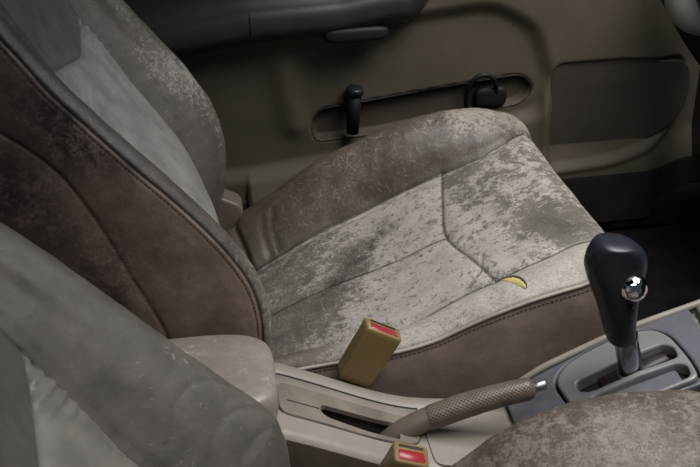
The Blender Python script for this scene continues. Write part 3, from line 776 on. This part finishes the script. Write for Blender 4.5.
# ------------------------------------------------------------------ gear shift
gs = thing('gear_shift_lever', 'black gear shift lever with chrome ball button standing in the grey shift gate', 'gear lever', (.446, -.366, .25))
yk = -.378
stem = np.array([(.449, yk, .262), (.446, yk, .290), (.439, yk, .322), (.431, yk, .356)])
V, F = tube(spl(stem, 12), [.0155] * 12, 20)
V = np.array(V); mid = V.mean(0); V[:, 1] = yk + (V[:, 1] - yk) * .75
mesh('stem', V, F, M['chrome_stem'], gs)
V, F = superbox((.4455, yk, .291), (.0165, .0125, .006), .5, 14, 24); mesh('stem_collar', V, F, M['bezel'], gs)
lev = [(.4252, .348, .0115), (.4252, .350, .0158), (.4245, .355, .0174), (.4222, .366, .0190), (.4185, .385, .0212), (.4145, .408, .0250), (.4110, .428, .0300), (.4085, .446, .0352), (.4075, .460, .0378), (.4075, .472, .0365), (.4065, .482, .0320), (.4045, .489, .0250), (.4020, .4935, .0150), (.4010, .4945, .004)]
LV = spl(lev, 60); ring = 40; V = []
for (x, z, r_) in LV:
    dep = min(r_, .0215 + .10 * (r_ - .0215)) * .98 if r_ > .0215 else r_ * .95
    for k in range(ring):
        w = 2 * math.pi * k / ring; e = .85
        cx, cy = math.copysign(abs(math.cos(w)) ** e, math.cos(w)), math.copysign(abs(math.sin(w)) ** e, math.sin(w))
        V.append((x + r_ * cx, yk + dep * 1.15 * cy, z - .10 * r_ * cx * sstep(.41, .46, z)))
F = [tuple(f) for f in grid_faces(60, ring, False, True).reshape(-1, 4)] + [tuple(range(ring))[::-1], tuple(range(59 * ring, 60 * ring))]
kb = mesh('knob', V, F, M['knob'], gs)
bmn = bmesh.new(); bmn.from_mesh(kb.data); bmesh.ops.recalc_face_normals(bmn, faces=bmn.faces[:]); bmn.to_mesh(kb.data); bmn.free()
bc = np.array([.4215, yk - .0240, .4405])
V, F = superbox(tuple(bc), (.0170, .0170, .0170), 1.0, 28, 40); mesh('ball_button', V, F, M['chrome'], kb, label='chrome ball release button')
V, F = tube(np.array([(.424, yk - .016, .4105), (.424, yk - .0275, .4105)]), .0022, 10); mesh('screw_cap', V, F, M['rubber'], kb)

# ------------------------------------------------------------------ seat belt buckles
def buckle(label, base, axis, width, hw, th, ln, strap_to):
    a = Vector(axis).normalized(); w = Vector(width); w = (w - a * w.dot(a)).normalized(); n = a.cross(w).normalized()
    if n.y > 0: n = -n            # n faces the near side
    b = Vector(base)
    r = thing('seat_belt_buckle', label, 'seat belt buckle', tuple(b), 'beige seat belt buckles')
    pt = lambda u, v, t: tuple(b + a * u + w * v + n * t)
    # body: lofted rounded sections, slightly wider at the top
    V = []; K = None
    us = [(0, .80, .82), (.004, .90, .94), (.012, .95, 1), (ln * .5, .98, 1), (ln - .006, 1, 1), (ln - .0015, .985, .97), (ln, .95, .90)]
    for (u, fw, ft) in us:
        sec = rounded([(-hw * fw, -th * ft), (hw * fw, -th * ft), (hw * fw, th * ft), (-hw * fw, th * ft)], th * .38, 5); K = len(sec)
        V += [pt(u, p, q) for p, q in sec]
    F = [tuple(f) for f in grid_faces(len(us), K, False, True).reshape(-1, 4)] + [tuple(range(K)), tuple(range((len(us) - 1) * K, len(us) * K))[::-1]]
    bd = mesh('buckle_body', V, F, M['buckle'], r)
    bmn = bmesh.new(); bmn.from_mesh(bd.data); bmesh.ops.recalc_face_normals(bmn, faces=bmn.faces[:]); bmn.to_mesh(bd.data); bmn.free()
    # sunk red button filling most of the top, wraps a little on the near face
    sec = rounded([(-hw * .74, -th * .30), (hw * .74, -th * .30), (hw * .80, th * .72), (-hw * .80, th * .72)], th * .22, 4)
    V, F = [], []
    for (u, f) in [(ln - .004, 1), (ln + .0006, 1), (ln + .0014, .95)]:
        V += [pt(u - .0022 * (1 - (p / hw) ** 2), p * f, .21 * th * (1 - f) + q * f) for p, q in sec]
    K = len(sec); F = [tuple(f) for f in grid_faces(3, K, False, True).reshape(-1, 4)] + [tuple(range(2 * K, 3 * K))]
    bt = mesh('press_button', V, F, M['buckle_red'], r)
    bmn = bmesh.new(); bmn.from_mesh(bt.data); bmesh.ops.recalc_face_normals(bmn, faces=bmn.faces[:]); bmn.to_mesh(bt.data); bmn.free()
    # tongue slot behind the button
    V, F = prism(rounded([(-hw * .72, -th * .72), (hw * .72, -th * .72), (hw * .72, -th * .48), (-hw * .72, -th * .48)], th * .1, 3), lambda p, q, h: pt(ln - .003 + h, p, q), .0036)
    mesh('tongue_slot', V, F, M['well'], r, smooth=False)
    # stalk
    P = spl([tuple(b + a * .004), tuple(b - a * .02), strap_to], 12)
    V = []
    for p in P:
        for sv, st in ((-1, -1), (1, -1), (1, 1), (-1, 1)): V.append(tuple(Vector(p) + w * (.015 * sv) + n * (.002 * st)))
    F = [tuple(f) for f in grid_faces(12, 4, False, True).reshape(-1, 4)]
    mesh('stalk', V, F, M['strap'], r)
    return r, pt
buckle('beige seat belt buckle with red button leaning on the far seat cushion edge', (.099, -.283, .264), (.46, -.02, .80), (.84, 0, -.50), 0.0262, .0135, .088, (.07, -.283, .18))
buckle('beige seat belt buckle with red button at the bottom edge, below the handbrake', (.106, -.468, .224), (.32, -.26, .88), (.90, -.02, -.40), .0215, .0145, .094, (.09, -.468, .14))

# ------------------------------------------------------------------ far door
dr_ = thing('door', 'dark olive-beige inner car door panel behind the far seat', 'car door', (.3, .42, .05))
gx_, gz_ = np.linspace(-.45, .93, 300), np.linspace(.08, .62, 150)
GXv, GZv = np.meshgrid(gx_, gz_, indexing='ij')
pts = np.stack([GXv.ravel(), GZv.ravel()], 1)
def inpoly_sd(P, poly):
    poly = np.asarray(poly); d = dist_poly(P, np.concatenate([poly, poly[:1]]))
    ins = np.zeros(len(P), bool); n = len(poly)
    for i in range(n):
        a, b = poly[i], poly[(i + 1) % n]
        c_ = ((a[1] > P[:, 1]) != (b[1] > P[:, 1])) & (P[:, 0] < (b[0] - a[0]) * (P[:, 1] - a[1]) / (b[1] - a[1] + 1e-12) + a[0]); ins ^= c_
    return np.where(ins, -d, d)
POCK = rounded([(.130, .338), (.146, .366), (.34, .386), (.545, .406), (.573, .374), (.548, .345), (.42, .326), (.25, .305), (.135, .300)], [.02, .015, 0, .02, .02, .02, 0, 0, .02], 6)
SPK = rounded([(.600, .400), (.612, .424), (.74, .424), (.885, .412), (.897, .350), (.877, .287), (.82, .244), (.736, .222), (.605, .214)], [.02, .015, 0, .03, .03, .03, .03, .03, .01], 6)
hgt = np.zeros(len(pts))
sdP = inpoly_sd(pts, POCK); hgt += .020 * sstep(.002, -.006, sdP)
sdS = inpoly_sd(pts, SPK); hgt += .006 * sstep(.004, -.004, sdS); hgt -= .006 * gauss(sdS - .010, .008) * sstep(.40, .34, pts[:, 1])
# sculpted field around the pocket, a rounded tongue
INS = rounded([(-.10, .50), (.48, .545), (.56, .50), (.60, .39), (.585, .325), (.40, .29), (.02, .245), (-.15, .245)], .03, 6)
sdI = inpoly_sd(pts, INS); hgt += .016 * sstep(.018, -.018, sdI)
hgt -= .010 * gauss(dist_poly(pts, [(.075, .52), (.085, .43), (.10, .34)]), .028)
hgt -= .022 * sstep(.26, .18, pts[:, 1] + .05 * (pts[:, 0] < 0))
hgt += .05 * sstep(.80, .93, pts[:, 0])
hgt += .001 * nz(np.stack([pts[:, 0], pts[:, 1], 0 * pts[:, 0]], 1), 12)
Vd = np.stack([pts[:, 0], .42 + hgt, pts[:, 1]], 1)
fd = grid_faces(300, 150, False)
cxm, czm = .5 * (gx_[:-1] + gx_[1:]), .5 * (gz_[:-1] + gz_[1:])
CXm, CZm = np.meshgrid(cxm, czm, indexing='ij'); fc = np.stack([CXm.ravel(), CZm.ravel()], 1)
fsp = inpoly_sd(fc, SPK) < 0; fpk = inpoly_sd(fc, POCK) < .0
fd = fd.reshape(-1, 4)
def sub(name, sel, mat, parent):
    u_, inv = np.unique(fd[sel], return_inverse=True); return mesh(name, Vd[u_], inv.reshape(-1, 4), mat, parent)
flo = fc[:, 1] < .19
door_p = sub('door_panel', ~fpk & ~flo, M['door'], dr_)
sub('lower_panel', flo, M['door_shade'], dr_)  # dark colour paints in the shade along the foot of the door
V, F = plate(shrink(clean(SPK), .003), [], lambda x, z, h: (x, .4255 - h, z), -.002, .0, .001, .02); mesh('speaker_grille', V, F, M['speaker'], dr_)
sub('map_pocket', fpk, M['door_low'], dr_)
# rim lines of pocket and grille
V, F = tube(np.array([(x, .4195 + .0155, z) for x, z in np.concatenate([POCK, POCK[:1]])]), .0010, 6); mesh('pocket_rim', V, F, M['dark_dash'] if 'dark_dash' in M else M['dash_dark'], dr_)
# upper black trim + arm rest
secU = [(.445, .495), (.405, .503), (.385, .512), (.374, .527), (.372, .545), (.378, .562), (.392, .575), (.402, .60), (.405, .66), (.41, .78)]
zl = [(-.45, .455), (-.098, .506), (.018, .524), (.137, .527), (.19, .528), (.267, .541), (.311, .544), (.345, .560), (.372, .576)]
xsA = np.linspace(-.45, .372, 80); V = []
S2 = spl(secU, 34)
for x in xsA:
    e = sstep(.31, .372, x)                                  # nose of the arm rest
    sh = interp(zl, x) - .512
    for (y, z) in S2:
        yy = .44 + (y - .44) * ((1 - .8 * e) if z < .585 else (1 - .95 * sstep(.20, .372, x)))
        V.append((x, yy, z + sh * (1 - sstep(.56, .66, z))))
upo = mesh('armrest', V, grid_faces(80, 34, True).reshape(-1, 4), M['armrest'], dr_)
V, F = tube(np.array([(.026, y - .0004, z + interp(zl, .026) - .512) for y, z in S2[2:20]]), .0012, 6); mesh('armrest_seam', V, F, M['rubber'], upo)
V, F = superbox((.215, .388, .524), (.060, .014, .014), .6, 16, 32); mesh('pull_grip', V, F, M['rubber'], upo)
# upper panel ahead of the arm rest
V = []; xs4 = np.linspace(.30, .93, 40)
for x in xs4:
    for z in np.linspace(.60, .80, 8): V.append((x, .42 + .05 * sstep(.80, .93, x) + .05 * (z - .60), z))
mesh('upper_panel', V, grid_faces(40, 8, False).reshape(-1, 4), M['door'], dr_)

# things in the pocket
tl = thing('torch', 'short black cylindrical torch handle standing in the door pocket', 'torch', (.205, .437, .315))
V, F = tube(np.array([(.208, .4215, .318), (.211, .419, .36), (.214, .4165, .405)]), [.0125, .0135, .0140], 16); bdy = mesh('handle', V, F, M['rubber'], tl)
V, F = tube(np.array([(.2135, .4170, .398), (.2142, .4162, .409), (.2145, .4160, .4115)]), [.0165, .0165, .014], 16); mesh('end_cap', V, F, M['knob'], tl)
lp = thing('looped_cord', 'black cord bent into a loop at the front end of the door pocket', 'cord', (.46, .437, .345))
V, F = tube(spl([(.437, .440, .345), (.436, .430, .375), (.443, .422, .402), (.461, .418, .415), (.481, .420, .409), (.492, .427, .388), (.496, .436, .36)], 40), .0048, 10); mesh('cord', V, F, M['rubber'], lp)
V, F = superbox((.485, .440, .362), (.032, .012, .022), .6, 16, 28); mesh('pouch', V, F, M['rubber'], lp)

# ------------------------------------------------------------------ dash end, floor, shell
dh = thing('dashboard', 'lower corner of the dashboard at the upper right, with an added pale rounded patch', 'dashboard', (.95, 0, .3))
V = []; ny = 24
for y in np.linspace(-.30, .36, ny):
    for (x, z) in spl([(1.15, .33), (.97, .345), (.895, .365), (.85, .40), (.80, .46), (.755, .525), (.72, .585), (.70, .67), (.75, .76)], 30):
        V.append((x + .06 - .02 * sstep(.28, .36, y), y, z + .0 * y))
dd_ = mesh('dash_body', V, grid_faces(ny, 30, True).reshape(-1, 4), M['dash_dark'], dh)
V, F = superbox((.838, .28, .598), (.088, .06, .088), .8, 24, 40); mesh('end_cap', V, F, M['dash'], dh)  # pale ellipsoid added to stand in for the light patch beside the dash

def flat(name, P, mat, kind='structure'):
    return mesh(name, P, [tuple(range(len(P)))], mat, None, smooth=False, kind=kind)
flat('floor', [(-1.0, -1.2, .05), (1.3, -1.2, .05), (1.3, .47, .05), (-1.0, .47, .05)], M['carpet'])
flat('wall_front', [(1.3, -1.2, .05), (1.15, -1.2, .9), (1.15, .47, .9), (1.3, .47, .05)], M['carpet'])
flat('wall_left', [(.90, .475, .05), (1.3, .46, .05), (1.3, .46, .9), (.90, .475, .9)], M['carpet'])
flat('wall_back', [(-1.0, -1.2, .05), (-1.0, .47, .05), (-1.0, .47, .9), (-1.0, -1.2, .9)], M['carpet'])
V, F = prism(rounded([(.40, .05), (.47, .05), (.47, .12), (.41, .12)], .02), lambda y, z, h: (-.6 + h, y, z), 1.8)
o = mesh('trim_1', V, F, M['carpet'], None, smooth=False, kind='structure')

# ------------------------------------------------------------------ light
w = bpy.data.worlds.new('World'); bpy.context.scene.world = w; w.use_nodes = True
bg = w.node_tree.nodes['Background']; bg.inputs[0].default_value = srgb(150, 165, 190); bg.inputs[1].default_value = .13
flat('unseen_ceiling', [(-1.0, -.80, 1.2), (.30, -.80, 1.2), (.30, .5, 1.2), (-1.0, .5, 1.2)], M['carpet'])  # unseen roof, added to keep overhead light off the far side
def area(name, loc, tgt, sx_, sy_, pw, col):
    l = bpy.data.lights.new(name, 'AREA'); l.shape = 'RECTANGLE'; l.size = sx_; l.size_y = sy_; l.energy = pw; l.color = col
    o = bpy.data.objects.new(name, l); C.objects.link(o); o.location = loc
    o.rotation_euler = (Vector(tgt) - Vector(loc)).to_track_quat('-Z', 'Y').to_euler(); return o
area('windscreen_light', (.88, -.35, 1.85), (.35, -.2, .3), 1.0, 1.0, 38, (.995, .985, 1))
area('door_light', (.0, -1.25, 2.0), (.15, -.3, .3), 1.3, .6, 13, (.995, .985, 1))

# ------------------------------------------------------------------ camera
cam = bpy.data.cameras.new('Camera'); co = bpy.data.objects.new('Camera', cam); C.objects.link(co)
yaw, pit, rol = map(math.radians, (7.62, 28.56, -1.82))
f = Vector((math.sin(yaw) * math.cos(pit), math.cos(yaw) * math.cos(pit), -math.sin(pit)))
r0 = Vector((math.cos(yaw), -math.sin(yaw), 0)); u0 = r0.cross(f)
r = r0 * math.cos(rol) + u0 * math.sin(rol); u = r.cross(f)
mt = Matrix((r, u, -f)).transposed().to_4x4(); mt.translation = Vector((-.04, -1.35, 1.07))
co.matrix_world = mt
cam.sensor_width = 36; cam.lens = 36 * 1000 / 700; cam.clip_start = .02
cam.dof.use_dof = True; cam.dof.focus_distance = 1.42; cam.dof.aperture_fstop = 13
bpy.context.scene.camera = co
vs = bpy.context.scene.view_settings; vs.view_transform = 'Standard'; vs.look = 'None'; vs.exposure = 0; vs.gamma = 1
